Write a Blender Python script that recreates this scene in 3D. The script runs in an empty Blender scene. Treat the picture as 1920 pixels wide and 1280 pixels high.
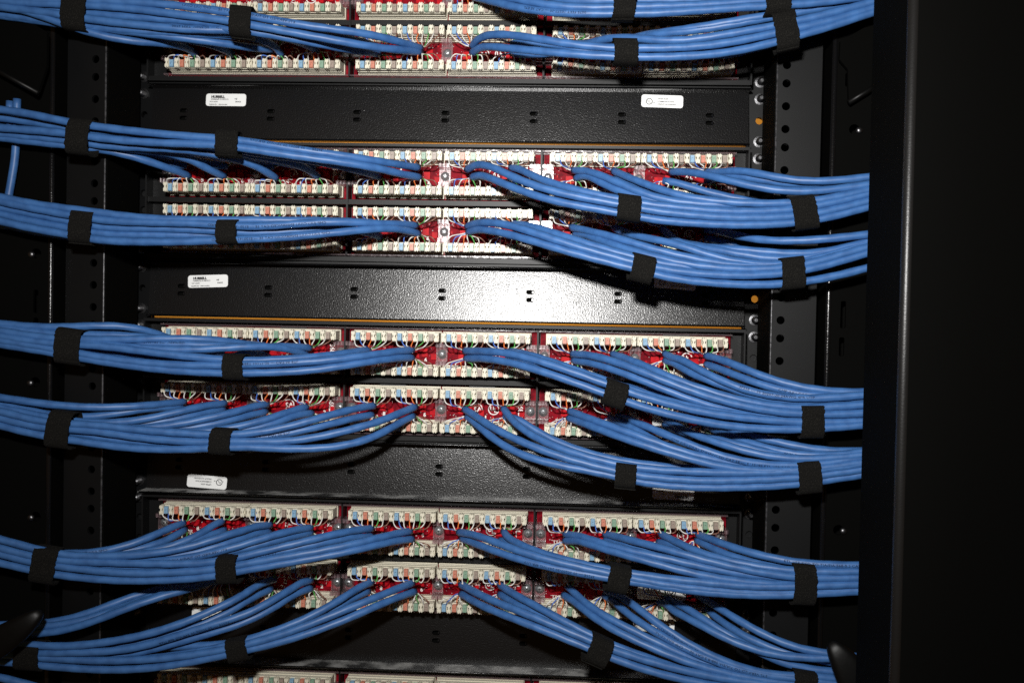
import bpy, bmesh, math, random
from mathutils import Vector, Matrix
from mathutils.geometry import delaunay_2d_cdt

random.seed(7)
S = 0.001                      # everything below is written in millimetres
scene = bpy.context.scene
COL = scene.collection

# ------------------------------------------------------------------ camera
F_PX = 1800.0                  # focal length in pixels of the 1920 x 1280 photograph
CAM = Vector((290.14, -703.8, -242.9))
def rodrigues(w):
    w = Vector(w); t = w.length; k = w / t
    return Matrix.Rotation(t, 3, k)
RC = rodrigues((0.0200, 0.0200, -0.0470))      # rows: right, forward, up
cam_data = bpy.data.cameras.new('camera')
cam_data.sensor_width = 36.0
cam_data.lens = F_PX / 1920.0 * 36.0
cam_data.clip_start = 0.01
cam_data.clip_end = 20
cam = bpy.data.objects.new('camera', cam_data)
COL.objects.link(cam)
mw = Matrix.Identity(4)
for i in range(3):
    mw[i][0] = RC[0][i]; mw[i][1] = RC[2][i]; mw[i][2] = -RC[1][i]; mw[i][3] = CAM[i] * S
cam.matrix_world = mw
scene.camera = cam
cam_data.dof.use_dof = True
cam_data.dof.focus_distance = 0.655
cam_data.dof.aperture_fstop = 13.0

def at(px, py, d):
    """point of the place seen at photo pixel px,py that lies d mm in front of the connector faces"""
    v = Vector(((px - 960) / F_PX, 1.0, (640 - py) / F_PX))
    w = RC.transposed() @ v
    t = (-d - CAM.y) / w.y
    return CAM + w * t

# ------------------------------------------------------------------ light
world = bpy.data.worlds.new('World'); scene.world = world
world.use_nodes = True
bg = world.node_tree.nodes['Background']
bg.inputs[0].default_value = (1.0, 0.52, 0.17, 1)
bg.inputs[1].default_value = 0.05

def area_lamp(name, loc, target, power, sx, sy, color):
    l = bpy.data.lights.new(name, 'AREA'); l.shape = 'RECTANGLE'
    l.size = sx * S; l.size_y = sy * S; l.energy = power; l.color = color
    o = bpy.data.objects.new(name, l); COL.objects.link(o)
    o.location = Vector(loc) * S
    o.rotation_euler = (Vector(target) - Vector(loc)).to_track_quat('-Z', 'Y').to_euler()
    return o
FLASH = CAM + Vector((-52, 0, 150))
area_lamp('camera_flash', FLASH, (310, 0, -150), 3.35, 46, 28, (1.0, 0.985, 0.96)).data.spread = math.radians(115)
# tungsten lamp of the room on the far side of the rack
area_lamp('room_lamp', (150, 330, 250), (170, 700, -230), 5.0, 120, 120, (1.0, 0.74, 0.36))

vs = scene.view_settings
vs.view_transform = 'Standard'; vs.look = 'None'; vs.exposure = 0.0; vs.gamma = 1.0
try: vs.use_curve_mapping = False
except Exception: pass
scene.render.engine = 'CYCLES'
scene.cycles.use_denoising = False
scene.cycles.max_bounces = 8
scene.cycles.transparent_max_bounces = 12
scene.cycles.caustics_reflective = False
scene.cycles.caustics_refractive = False
scene.cycles.sample_clamp_indirect = 4.0

# ------------------------------------------------------------------ materials
MAT = {}
def material(name, color, rough=0.5, metal=0.0, spec=0.5, noise=None, bump=None, mix=None):
    m = bpy.data.materials.new(name); m.use_nodes = True
    nt = m.node_tree; n = nt.nodes; b = n['Principled BSDF']
    b.inputs['Base Color'].default_value = (*color, 1)
    b.inputs['Roughness'].default_value = rough
    b.inputs['Metallic'].default_value = metal
    b.inputs['Specular IOR Level'].default_value = spec
    tc = n.new('ShaderNodeTexCoord')
    if noise:                                   # (scale, second colour, low, high)
        sc, c2, lo, hi = noise
        t = n.new('ShaderNodeTexNoise'); t.inputs['Scale'].default_value = sc; t.inputs['Detail'].default_value = 4
        nt.links.new(tc.outputs['Object'], t.inputs['Vector'])
        r = n.new('ShaderNodeMapRange'); r.inputs[1].default_value = lo; r.inputs[2].default_value = hi
        nt.links.new(t.outputs[0], r.inputs[0])
        mx = n.new('ShaderNodeMix'); mx.data_type = 'RGBA'
        mx.inputs[6].default_value = (*color, 1); mx.inputs[7].default_value = (*c2, 1)
        nt.links.new(r.outputs[0], mx.inputs[0]); nt.links.new(mx.outputs[2], b.inputs['Base Color'])
    if bump:                                    # (scale, strength, distance mm)
        sc, st, di = bump
        t = n.new('ShaderNodeTexNoise'); t.inputs['Scale'].default_value = sc; t.inputs['Detail'].default_value = 2
        nt.links.new(tc.outputs['Object'], t.inputs['Vector'])
        bp = n.new('ShaderNodeBump'); bp.inputs['Strength'].default_value = st; bp.inputs['Distance'].default_value = di * S
        nt.links.new(t.outputs[0], bp.inputs['Height']); nt.links.new(bp.outputs[0], b.inputs['Normal'])
    MAT[name] = m
    return m
material('jacket_blue', (0.044, 0.138, 0.358), 0.46, noise=(130, (0.030, 0.098, 0.270), 0.36, 0.68), bump=(300, 0.28, 0.3))
material('print_ink', (0.010, 0.018, 0.045), 0.9, spec=0.1)
material('powder_black', (0.004, 0.004, 0.0043), 0.25, spec=0.5, bump=(1000, 0.7, 0.22))
material('post_corner', (0.008, 0.008, 0.008), 0.38, spec=0.5, bump=(1100, 0.5, 0.18))
material('edge_highlight', (0.10, 0.10, 0.105), 0.38, metal=0.5, noise=(300, (0.03, 0.03, 0.032), 0.4, 0.65), bump=(900, 0.6, 0.2))  # paler tone paints the highlight lines along the black edges
material('metal_black', (0.0035, 0.0037, 0.004), 0.45, spec=0.27, noise=(25, (0.0028, 0.003, 0.0033), 0.4, 0.7), bump=(2500, 0.3, 0.1))
material('gloss_black', (0.0022, 0.0022, 0.0020), 0.7, spec=0.02, bump=(1800, 0.4, 0.12))
material('lip_black', (0.008, 0.008, 0.009), 0.16, bump=(60, 0.12, 0.6))
material('mottled_lip', (0.020, 0.020, 0.020), 0.4, noise=(55, (0.30, 0.30, 0.29), 0.42, 0.60), bump=(300, 0.2, 0.2))  # black mottled with pale grey, for the lower lips of the lower bars
material('plastic_black', (0.0022, 0.0022, 0.0021), 0.42, spec=0.2, bump=(160, 0.2, 0.6))
material('strap_black', (0.0042, 0.0040, 0.0036), 0.95, spec=0.15, noise=(1900, (0.026, 0.0245, 0.021), 0.52, 0.78), bump=(1500, 1.0, 0.7))
material('ivory', (0.66, 0.62, 0.50), 0.42, bump=(300, 0.1, 0.2))
material('notch_grey', (0.055, 0.055, 0.055), 0.4)
material('chip_blue', (0.21, 0.36, 0.50), 0.35)
material('chip_orange', (0.52, 0.20, 0.135), 0.35)
material('chip_green', (0.21, 0.33, 0.24), 0.35)
material('chip_brown', (0.30, 0.24, 0.20), 0.35)
material('wire_white', (0.72, 0.70, 0.66), 0.4)
material('wire_blue', (0.07, 0.17, 0.55), 0.4)
material('wire_orange', (0.72, 0.17, 0.04), 0.4)
material('wire_green', (0.09, 0.36, 0.08), 0.4)
material('wire_brown', (0.22, 0.10, 0.07), 0.4)
material('pcb_red', (0.22, 0.003, 0.011), 0.5, spec=0.05, noise=(260, (0.11, 0.002, 0.007), 0.42, 0.62), bump=(500, 0.2, 0.2))
material('pad_red', (0.48, 0.008, 0.014), 0.45, spec=0.08, noise=(300, (0.30, 0.004, 0.01), 0.4, 0.7))
material('silk_white', (0.75, 0.70, 0.68), 0.5)
material('solder', (0.72, 0.66, 0.66), 0.3, spec=0.9)
material('steel', (0.50, 0.52, 0.54), 0.36, metal=0.75, spec=1.0, bump=(700, 0.5, 0.4))
material('steel_dark', (0.13, 0.13, 0.135), 0.38, metal=1.0, bump=(700, 0.4, 0.3))
material('sticker', (0.80, 0.81, 0.80), 0.45)
material('sticker_ink', (0.02, 0.02, 0.02), 0.6)
material('wall_paint', (0.85, 0.50, 0.13), 0.8, noise=(3, (0.70, 0.34, 0.06), 0.35, 0.65))
def clear_plastic():
    m = bpy.data.materials.new('clear_plastic'); m.use_nodes = True
    nt = m.node_tree; n = nt.nodes
    out = n['Material Output']; n.remove(n['Principled BSDF'])
    tr = n.new('ShaderNodeBsdfTransparent'); tr.inputs[0].default_value = (0.985, 0.965, 0.965, 1)
    gl = n.new('ShaderNodeBsdfGlossy'); gl.inputs['Roughness'].default_value = 0.24
    df = n.new('ShaderNodeBsdfDiffuse'); df.inputs[0].default_value = (0.80, 0.55, 0.60, 1)
    fr = n.new('ShaderNodeFresnel'); fr.inputs[0].default_value = 1.5
    tx = n.new('ShaderNodeTexCoord'); no = n.new('ShaderNodeTexNoise'); no.inputs['Scale'].default_value = 260
    bp = n.new('ShaderNodeBump'); bp.inputs['Strength'].default_value = 0.35; bp.inputs['Distance'].default_value = 0.8 * S
    nt.links.new(tx.outputs['Object'], no.inputs['Vector']); nt.links.new(no.outputs[0], bp.inputs['Height'])
    nt.links.new(bp.outputs[0], gl.inputs['Normal'])
    m1 = n.new('ShaderNodeMixShader'); m1.inputs[0].default_value = 0.06
    nt.links.new(tr.outputs[0], m1.inputs[1]); nt.links.new(df.outputs[0], m1.inputs[2])
    m2 = n.new('ShaderNodeMixShader')
    ad = n.new('ShaderNodeMath'); ad.operation = 'MULTIPLY_ADD'; ad.inputs[1].default_value = 0.55; ad.inputs[2].default_value = 0.02
    nt.links.new(fr.outputs[0], ad.inputs[0]); nt.links.new(ad.outputs[0], m2.inputs[0])
    nt.links.new(m1.outputs[0], m2.inputs[1]); nt.links.new(gl.outputs[0], m2.inputs[2])
    nt.links.new(m2.outputs[0], out.inputs['Surface'])
    MAT['clear_plastic'] = m
clear_plastic()

# ------------------------------------------------------------------ mesh helpers
class MB:
    def __init__(s): s.v = []; s.f = []; s.m = []
    def add(s, verts, faces, mi=0):
        o = len(s.v); s.v += [tuple(p) for p in verts]
        s.f += [tuple(i + o for i in f) for f in faces]; s.m += [mi] * len(faces)
    def box(s, x0, x1, y0, y1, z0, z1, mi=0):
        s.add([(x0,y0,z0),(x1,y0,z0),(x1,y1,z0),(x0,y1,z0),(x0,y0,z1),(x1,y0,z1),(x1,y1,z1),(x0,y1,z1)],
              [(0,1,5,4),(1,2,6,5),(2,3,7,6),(3,0,4,7),(4,5,6,7),(3,2,1,0)], mi)
    def prism_y(s, poly, y0, y1, mi=0, back=False):
        n = len(poly)
        vs_ = [(p[0], y0, p[1]) for p in poly] + [(p[0], y1, p[1]) for p in poly]
        fs = [tuple(range(n))] + [((i+1) % n, i, i+n, (i+1) % n + n) for i in range(n)]
        if back: fs.append(tuple(range(2*n-1, n-1, -1)))
        s.add(vs_, fs, mi)
    def tube(s, pts, r, n=8, mi=0, cap=True):
        rings = []; ups = Vector((0, -1, 0))
        for i, p in enumerate(pts):
            a = pts[max(i-1, 0)]; b = pts[min(i+1, len(pts)-1)]
            t = (b - a).normalized()
            u = ups - t * ups.dot(t)
            if u.length < 1e-4: u = Vector((1, 0, 0)) - t * t.x
            u.normalize(); ups = u; w = t.cross(u)
            rr = r[i] if isinstance(r, (list, tuple)) else r
            rings.append([p + (u * math.cos(2*math.pi*k/n) + w * math.sin(2*math.pi*k/n)) * rr for k in range(n)])
        vs_ = [q for ring in rings for q in ring]; fs = []
        for i in range(len(rings)-1):
            for k in range(n):
                fs.append((i*n+k, i*n+(k+1) % n, (i+1)*n+(k+1) % n, (i+1)*n+k))
        if cap:
            fs.append(tuple(range(n-1, -1, -1))); fs.append(tuple((len(rings)-1)*n + k for k in range(n)))
        s.add(vs_, fs, mi)
    def lathe_y(s, prof, cx, cz, n=16, mi=0):
        """prof: (radius, y) from the back to the front"""
        vs_ = []; fs = []
        for r, y in prof:
            for k in range(n):
                a = 2*math.pi*k/n; vs_.append((cx + r*math.cos(a), y, cz + r*math.sin(a)))
        for i in range(len(prof)-1):
            for k in range(n):
                fs.append((i*n+k, i*n+(k+1) % n, (i+1)*n+(k+1) % n, (i+1)*n+k))
        fs.append(tuple((len(prof)-1)*n + k for k in range(n)))
        s.add(vs_, fs, mi)
    def mesh(s, name, mats, smooth=False):
        me = bpy.data.meshes.new(name)
        me.from_pydata([(x*S, y*S, z*S) for x, y, z in s.v], [], s.f)
        for k in mats: me.materials.append(MAT[k])
        if len(mats) > 1: me.polygons.foreach_set('material_index', s.m)
        bm = bmesh.new(); bm.from_mesh(me); bmesh.ops.recalc_face_normals(bm, faces=bm.faces); bm.to_mesh(me); bm.free()
        if smooth: me.polygons.foreach_set('use_smooth', [True]*len(me.polygons))
        me.update()
        return me

def link(name, me, parent=None, loc=(0, 0, 0), rot=None):
    o = bpy.data.objects.new(name, me); COL.objects.link(o)
    o.location = Vector(loc) * S
    if rot: o.rotation_euler = rot
    if parent is not None: o.parent = parent
    return o
def thing(name, label, cat, loc=(0, 0, 0), group=None, rot=None):
    o = link(name, None, None, loc, rot); o.empty_display_size = 0.01
    o['label'] = label; o['category'] = cat
    if group: o['group'] = group
    return o
def auto_smooth(me, ang=35):
    me.polygons.foreach_set('use_smooth', [True]*len(me.polygons))
    bm = bmesh.new(); bm.from_mesh(me)
    for e in bm.edges:
        if len(e.link_faces) == 2 and e.calc_face_angle(0) > math.radians(ang): e.smooth = False
    bm.to_mesh(me); bm.free()

def plate(mb, x0, x1, z0, z1, y0, y1, holes, mi=0):
    """sheet metal plate facing the camera (front at y0) with real holes; holes are lists of (x, z)"""
    outer = [(x0, z0), (x1, z0), (x1, z1), (x0, z1)]
    pts = [Vector(p) for p in outer]; faces = [list(range(4))]
    loops = [list(range(4))]
    for h in holes:
        b = len(pts); pts += [Vector(p) for p in h]; loops.append(list(range(b, b+len(h))))
    edges = [(l[i], l[(i+1) % len(l)]) for l in loops for i in range(len(l))]
    r = delaunay_2d_cdt(pts, edges, [], 1, 1e-5)
    V, Fc = r[0], r[2]
    boxes = [(min(p[0] for p in h), max(p[0] for p in h), min(p[1] for p in h), max(p[1] for p in h), h) for h in holes]
    def inside(c):
        for a, b, c0, d, h in boxes:
            if a < c.x < b and c0 < c.y < d:
                k = False; n = len(h)
                for i in range(n):
                    p, q = h[i], h[i-1]
                    if (p[1] > c.y) != (q[1] > c.y) and c.x < (q[0]-p[0])*(c.y-p[1])/(q[1]-p[1])+p[0]: k = not k
                if k: return True
        return False
    keep = [f for f in Fc if not inside(sum((V[i] for i in f), Vector((0, 0)))/len(f))]
    n = len(V)
    mb.add([(v.x, y0, v.y) for v in V] + [(v.x, y1, v.y) for v in V],
           [tuple(f) for f in keep] + [tuple(i+n for i in reversed(f)) for f in keep], mi)
    for l in [outer] + list(holes):
        m = len(l)
        mb.add([(p[0], y0, p[1]) for p in l] + [(p[0], y1, p[1]) for p in l],
               [(i, (i+1) % m, (i+1) % m + m, i+m) for i in range(m)], mi)
def ring(cx, cz, r, n=14): return [(cx + r*math.cos(2*math.pi*k/n), cz + r*math.sin(2*math.pi*k/n)) for k in range(n)]
def rrect(cx, cz, w, h, r, n=4):
    out = []
    for sx, sz, a0 in ((1, 1, 0), (-1, 1, 90), (-1, -1, 180), (1, -1, 270)):
        for k in range(n+1):
            a = math.radians(a0 + 90*k/n)
            out.append((cx + sx*(w/2-r) + r*math.cos(a), cz + sz*(h/2-r) + r*math.sin(a)))
    return out

_tc = {}
def text_shape(s, size, align='LEFT', bold=0.0):
    """triangles of a line of lettering in mm, baseline at 0: (verts2d, faces)"""
    key = (s, align, bold)
    if key not in _tc:
        cu = bpy.data.curves.new('lettering', 'FONT'); cu.body = s; cu.size = 1.0; cu.align_x = align
        cu.resolution_u = 2; cu.offset = bold
        o = bpy.data.objects.new('lettering', cu); COL.objects.link(o)
        dg = bpy.context.evaluated_depsgraph_get()
        me = o.evaluated_get(dg).to_mesh()
        _tc[key] = ([(v.co.x, v.co.y) for v in me.vertices], [tuple(p.vertices) for p in me.polygons])
        bpy.data.objects.remove(o); bpy.data.curves.remove(cu)
    v, f = _tc[key]
    return [(x*size, y*size) for x, y in v], f
def put_text(mb, s, size, x, y, z, mi=0, rot=0, align='LEFT', bold=0.0):
    v, f = text_shape(s, size, align, bold); c, sn = math.cos(rot), math.sin(rot)
    mb.add([(x + a*c - b*sn, y, z + a*sn + b*c) for a, b in v], f, mi)
def put_ring(mb, x, y, z, r, w, mi=0, n=24):
    vs_ = []
    for k in range(n):
        a = 2*math.pi*k/n
        vs_ += [(x + (r-w)*math.cos(a), y, z + (r-w)*math.sin(a)), (x + r*math.cos(a), y, z + r*math.sin(a))]
    mb.add(vs_, [(2*k, 2*k+1, (2*k+3) % (2*n), (2*k+2) % (2*n)) for k in range(n)], mi)

# ------------------------------------------------------------------ room and rack
XB = [0.0, 66.06, 142.88, 210.41, 288.03, 354.39]      # first terminal of each connector block
PITCH, HALF, DROW = 7.776, 12.66, 1.43
def row_z(u): return -44.45*(u + u//2) + (-DROW if u % 2 == 0 else DROW) + (6.5 if u == 8 else 0)
def x_at(px, d, py=625): return at(px, py, d).x

mb = MB(); mb.box(-900, 1500, 700, 705, -1200, 700)
o = link('wall', mb.mesh('wall', ['wall_paint'])); o['kind'] = 'structure'

HOLES = (15.875, 0.0, -15.875)
def rail_holes(xc, r, k0=-4, k1=14, skip=()):
    return [ring(xc, -44.45*k + h, r) for k in range(k0, k1) for h in HOLES if (k, h) not in skip]
ZT, ZB = 260.0, -760.0

def edge_round(x, y, r): return [Vector((x, y, ZB)), Vector((x, y, ZT))]
def rack_rail(label, xin, xout, screw_rows, yaw=0.0):
    xa, xb_ = min(xin, xout), max(xin, xout)
    r = thing('rack_rail', label, 'rack rail', (xa, 27, -240), 'rails the panels are screwed to', (0, 0, math.radians(yaw)))
    xc = xin + (xout - xin)*0.42
    m = MB(); plate(m, xa, xb_, ZB, ZT, 27, 29.2, rail_holes(xc, 2.7))
    side = xout
    m.box(side-1.1, side+1.1, 10, 27, ZB, ZT)
    m.v = [(x - xa, y - 27, z + 240) for x, y, z in m.v]
    link('rail_plate', m.mesh('rail_plate', ['metal_black']), r)
    m = MB(); m.tube([Vector((side-xa, -17, ZB+240)), Vector((side-xa, -17, ZT+240))], 1.5, 12)
    link('rolled_edge', m.mesh('rolled_edge', ['edge_highlight'], True), r)
    m = MB(); m.tube([Vector((xin-xa, 0.6, ZB+240)), Vector((xin-xa, 0.6, ZT+240))], 0.55, 8)
    link('folded_edge', m.mesh('folded_edge', ['edge_highlight'], True), r)
    for k, h in screw_rows:
        link('screw', SCREW_ME, r, (xc - xa, 0, -44.45*k + h + 240), (0, random.uniform(0, 6), 0))
    return r
# protruding threaded screw end with a chamfered tip
m = MB(); prof = [(4.2, 1.0), (4.2, -1.2), (2.6, -1.4)]
y = -1.4
for i in range(7):
    prof += [(2.6, y - 0.25), (2.25, y - 0.6)]; y -= 0.7
prof += [(2.1, y - 0.3), (1.3, y - 0.9)]
m.lathe_y(prof, 0, 0, 12)
SCREW_ME = m.mesh('screw', ['steel_dark'])
SCR = [(k, h) for b in (-1, 2, 5, 8, 11) for k, h in ((b-1, -15.875), (b, 15.875), (b, -15.875), (b+1, 15.875))]
RA0, RA1 = x_at(1392.5, -27), x_at(1443, -27)
LA1, LA0 = x_at(284.5, -27), x_at(225.5, -10)
rack_rail('black steel rail with screw ends, right of the red-board panels', RA0, RA1, SCR)
rack_rail('black steel rail with screw ends, left of the red-board panels', LA1, LA0, SCR, -8)

def inner_post(label, x_near, x_far, hole_x, x_rail, x_cab, yaw=0.0):
    xa, xb_ = min(x_near, x_far), max(x_near, x_far)
    r = thing('rack_post', label, 'rack post', (xa, -22, -240), 'drilled posts beside the rails', (0, 0, math.radians(yaw)))
    m = MB(); plate(m, xa, xb_, ZB, ZT, -22, -19.8, rail_holes(hole_x, 2.9))
    m.box(x_near-1.0, x_near+1.0, -19.8, 20, ZB, ZT, 1); m.box(x_far-1.0, x_far+1.0, -19.8, 20, ZB, ZT, 1)
    m.box(xa+1, xb_-1, 18, 19.5, ZB, ZT); m.box(min(x_rail, x_cab), max(x_rail, x_cab), 39, 40.5, ZB, ZT)  # far sheet added to block orange light from behind the rail
    m.v = [(x - xa, y + 22, z + 240) for x, y, z in m.v]
    link('post_plate', m.mesh('post_plate', ['metal_black', 'gloss_black']), r)
    m = MB(); m.tube([Vector((x_near-xa, 0.5, ZB+240)), Vector((x_near-xa, 0.5, ZT+240))], 0.7, 8)
    link('folded_edge', m.mesh('folded_edge', ['edge_highlight'], True), r)
    return r
inner_post('broad black post with a row of round holes, right of the screwed rail', x_at(1446, 22), x_at(1529, 22), x_at(1463, 22), RA1 - 6, x_at(1700, 30))
inner_post('broad black post with a row of round holes, left of the screwed rail', x_at(198.5, 22), x_at(122, 22), x_at(178.5, 22), LA0 + 6, x_at(-150, 30), -8)

def cabinet_post(label, x_edge, x_out, slots, holes):
    xa, xb_ = min(x_edge, x_out), max(x_edge, x_out); sgn = 1 if x_out > x_edge else -1
    r = thing('cabinet_post', label, 'cabinet post', (xa, -30, -240), 'slotted corner posts of the cabinet')
    hs = [rrect(at(px, py, 30).x, at(px, py, 30).z, 3.6, h/2.75, 1.2) for px, py, h in slots]
    hs += [ring(at(px, py, 30).x, at(px, py, 30).z, 3.6) for px, py in holes]
    m = MB(); plate(m, xa, xb_, ZB, ZT, -30, -28, hs)
    m.box(x_edge-1.2, x_edge+1.2, -28, 30, ZB, ZT); m.box(min(x_edge, x_out), max(x_edge, x_out), -12, -10.5, ZB, ZT)  # inner sheet added to keep the lit wall out of the holes
    m.v = [(x - xa, y + 30, z + 240) for x, y, z in m.v]
    link('post_plate', m.mesh('post_plate', ['gloss_black']), r)
    m = MB(); m.tube([Vector((x_edge-xa, 1.2, ZB+240)), Vector((x_edge-xa, 1.2, ZT+240))], 2.0, 14)
    link('rounded_corner', m.mesh('rounded_corner', ['powder_black'], True), r)
    for px, py in holes:                                      # rivet beside each round hole
        p = at(px + (9 if sgn > 0 else -9), py + 2, 30); m = MB()
        m.lathe_y([(2.6, 0.5), (2.4, -0.8), (1.4, -1.8)], p.x - xa, p.z + 240, 12)
        link('rivet', m.mesh('rivet', ['steel_dark'], True), r)
    return r
cabinet_post('slotted black corner post with a rounded edge, right beside the cable ends', x_at(1553, 30), x_at(1690, 30),
             [(1581, 590, 52), (1578, 650, 36), (1590, 110, 40), (1590, 150, 26), (1566, 1215, 30)], [(1602, 243), (1572, 993), (1590, 742)])
cabinet_post('slotted black corner post with a rounded edge, at the left edge of the rack', x_at(92.5, 30), x_at(-120, 30),
             [(67, 565, 46), (67, 606, 22), (80, 130, 60)], [(68, 475), (66, 716), (67, 968)])

# right-hand front post, nearest to the camera: its inner side runs back towards the cables
d_far = 122.0
xs_ = x_at(1622, d_far)
lo, hi = d_far, 400.0
for _ in range(40):
    mid = (lo + hi)/2
    P = Vector((xs_, -mid, at(1690, 625, mid).z)); q = RC @ (P - CAM)
    if 960 + F_PX*q.x/q.y < 1690: lo = mid
    else: hi = mid
d_near = lo
fp = thing('front_post', 'large smooth black post nearest the camera, hiding the right cable ends', 'post', (xs_, -d_near, -240))
m = MB()
arc = [(3.4 - 3.4*math.cos(a), 3.4 - 3.4*math.sin(a)) for a in [math.radians(90*k/8) for k in range(9)]]
sec = [(0, d_near - d_far)] + arc + [(40, 2), (190, 50), (190, max(60, d_near - d_far)), ]
n = len(sec)
m.add([(x, y, ZB+240) for x, y in sec] + [(x, y, ZT+240) for x, y in sec], [(i, (i+1) % n, (i+1) % n + n, i + n) for i in range(n)])
me = m.mesh('post_shell', ['gloss_black']); auto_smooth(me, 30)
link('post_shell', me, fp)
m = MB(); m.tube([Vector((2.8, 2.8, ZB+240)), Vector((2.8, 2.8, ZT+240))], 3.15, 20)
link('rounded_corner', m.mesh('rounded_corner', ['post_corner'], True), fp)

# ------------------------------------------------------------------ black bars between the panels
BAR_TILT = math.radians(-6.0)
BX0, BX1 = LA1 + 1.0, RA0 - 0.8
def text_lines(mb, lines, x, z, y, size, dz, rot=0):
    c, s_ = math.cos(rot), math.sin(rot)
    for i, (t, sz, dx) in enumerate(lines):
        a, b = dx, -dz*i
        put_text(mb, t, size*sz, x + a*c - b*s_, y, z + a*s_ + b*c, 1, rot, bold=0.012)
def sticker(root, base, px, py, kind, rot=0.0, d=-20.0, w=31.0, h=9.6, group=None):
    p = at(px, py, d)
    m = MB(); m.prism_y(rrect(0, 0, w, h, 2.0), -0.18, 0.0)
    s_ = link('label_sticker', m.mesh('label_sticker', ['sticker']), root, (p.x - base[0], -0.05, p.z - base[2]), (0, -rot, 0))
    t = MB()
    if kind == 'maker':
        put_text(t, 'HUBBELL', 2.6, -11.5, -0.22, 1.5, bold=0.07)
        put_text(t, 'ASSEMBLED IN MEXICO', 1.3, -11.8, -0.22, 0.0, bold=0.03)
        put_text(t, 'HC11632N', 1.3, -12.6, -0.22, -1.9, bold=0.03)
        put_text(t, 'PAJ0049-003  1-800-626-0005', 1.15, -12.9, -0.22, -4.0, bold=0.03)
        put_text(t, 'mji', 1.7, 6.6, -0.22, 0.4, bold=0.03); put_text(t, '006432', 1.5, 7.2, -0.22, -1.9, bold=0.03)
    else:
        put_ring(t, -9.6, -0.22, -0.4, 2.5, 0.55)
        put_text(t, 'U', 2.0, -10.9, -0.22, -0.6, bold=0.03); put_text(t, 'L', 2.0, -9.4, -0.22, -1.6, bold=0.03)
        put_text(t, 'C', 1.4, -13.0, -0.22, -1.6); put_text(t, 'US', 1.3, -6.9, -0.22, -1.6, bold=0.03)
        for i, l in enumerate(('LISTED 6G54', 'COMMUNICATION', 'CIRCUIT ACCESSORY')):
            put_text(t, l, 1.45, -3.6, -0.22, 1.4 - 2.1*i, bold=0.03)
    me = t.mesh('lettering', ['sticker_ink'])
    link('lettering', me, s_)
    return s_
BARS = [(-1, 'black steel bar above the topmost red-board panel, beyond the upper photo edge'),
        (2, 'black steel bar with two white stickers, below the first red-board panel'),
        (5, 'black steel bar shining brightest in the flash, in the middle of the rack'),
        (8, 'black steel bar with an upside-down white sticker at its left end'),
        (11, 'lowest black steel bar, with stickers half hidden behind blue cables')]
for k, label in BARS:
    base = (BX0, 20.0, -44.45*k - 0.6 + (6.4 if k == 11 else 0.5 if k == 2 else 0))
    r = thing('blank_panel', label, 'blank panel', base, 'black bars between the patch panels', (BAR_TILT, 0, 0))
    L = BX1 - BX0; hh = 19.6 if k < 11 else 20.6
    m = MB()
    slots = []
    for px_ in (340, 503, 664, 829, 994, 1159, 1323):
        sx = at(px_, 550, -20).x - base[0]
        for dz in (2.4, -3.4):
            slots.append(rrect(sx, dz, 6.0, 3.4, 1.5, 3))
    plate(m, 0, L, -hh, hh, 0, 1.6, slots); m.box(1, L-1, 5.0, 6.0, -hh+0.5, hh-0.5, 1)  # backing added so the slots stay dark against the lit wall
    link('bar_face', m.mesh('bar_face', ['powder_black', 'gloss_black']), r)
    t = MB(); t.prism_y(rrect(0, 0, 1.0, 1.7, 0.45, 3), 0.5, 3.0); tongue = t.mesh('lanced_tongue', ['lip_black'])
    for q in slots:                                            # lanced tongue at the right end of each slot
        link('lanced_tongue', tongue, r, (sum(p[0] for p in q)/len(q) + 1.9, 0, sum(p[1] for p in q)/len(q) + 0.1))
    for xr, xin_ in ((RA0 - 0.5, RA0), (LA1 + 0.5, LA1)):      # ears behind the rails
        xo = RA1 + 5 if xin_ == RA0 else LA0 - 5  # ears lengthened past the rail to shut out light from behind
        xh = RA0 + (RA1 - RA0)*0.42 if xin_ == RA0 else LA1 + (LA0 - LA1)*0.42
        m = MB(); a0, a1 = sorted((xr, xo)); zc_ = -44.45*k - base[2]
        plate(m, a0 - base[0], a1 - base[0], -21.5, 21.5, 12.0, 13.2, [ring(xh - base[0], zc_, 4.6)] if k < 8 else [])
        link('mounting_ear', m.mesh('mounting_ear', ['metal_black']), r)
    for nm, sg in (('upper_lip', 1), ('lower_lip', -1)):       # folded lips towards the camera
        zf = sg*hh; dl = 5.0 if (sg < 0 and k < 8) else 1.0 if (sg > 0 and k == 11) else 15.0 if (sg < 0 and k >= 8) else 10.6
        m = MB(); m.box(0, L, -dl, 1.6, min(0, sg*1.3), max(0, sg*1.3))
        if sg < 0 and k >= 8: m.box(0, L, 1.7, 3.0, -6.5, 0.5)  # added filler, stops orange light in the gap below
        lip = link(nm, m.mesh(nm, ['mottled_lip' if sg < 0 and k >= 8 else 'lip_black']), r, (0, 0, zf), (-BAR_TILT, 0, 0))
        m = MB(); m.tube([Vector((0.5, -dl, sg*0.65)), Vector((L-0.5, -dl, sg*0.65))], 0.68, 8)
        link('rolled_edge', m.mesh('rolled_edge', ['powder_black'], True), lip)
    for px_ in {2: [('maker', 423, 187, 0, 0), ('listed', 1242, 189.5, -1.5, 0)], 5: [('maker', 389.5, 527, 2.5, 0), ('listed', 1266, 530, -4, 0)],
                8: [('listed', 389.5, 902.5, 177, 0), ('maker', 1262, 924, 179, 0)], 11: [('listed', 396, 1150, 180, 0), ('maker', 1226, 1173, 176, 0)]}.get(k, []):
        sticker(r, base, px_[1], px_[2], px_[0], math.radians(px_[3]))

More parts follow.
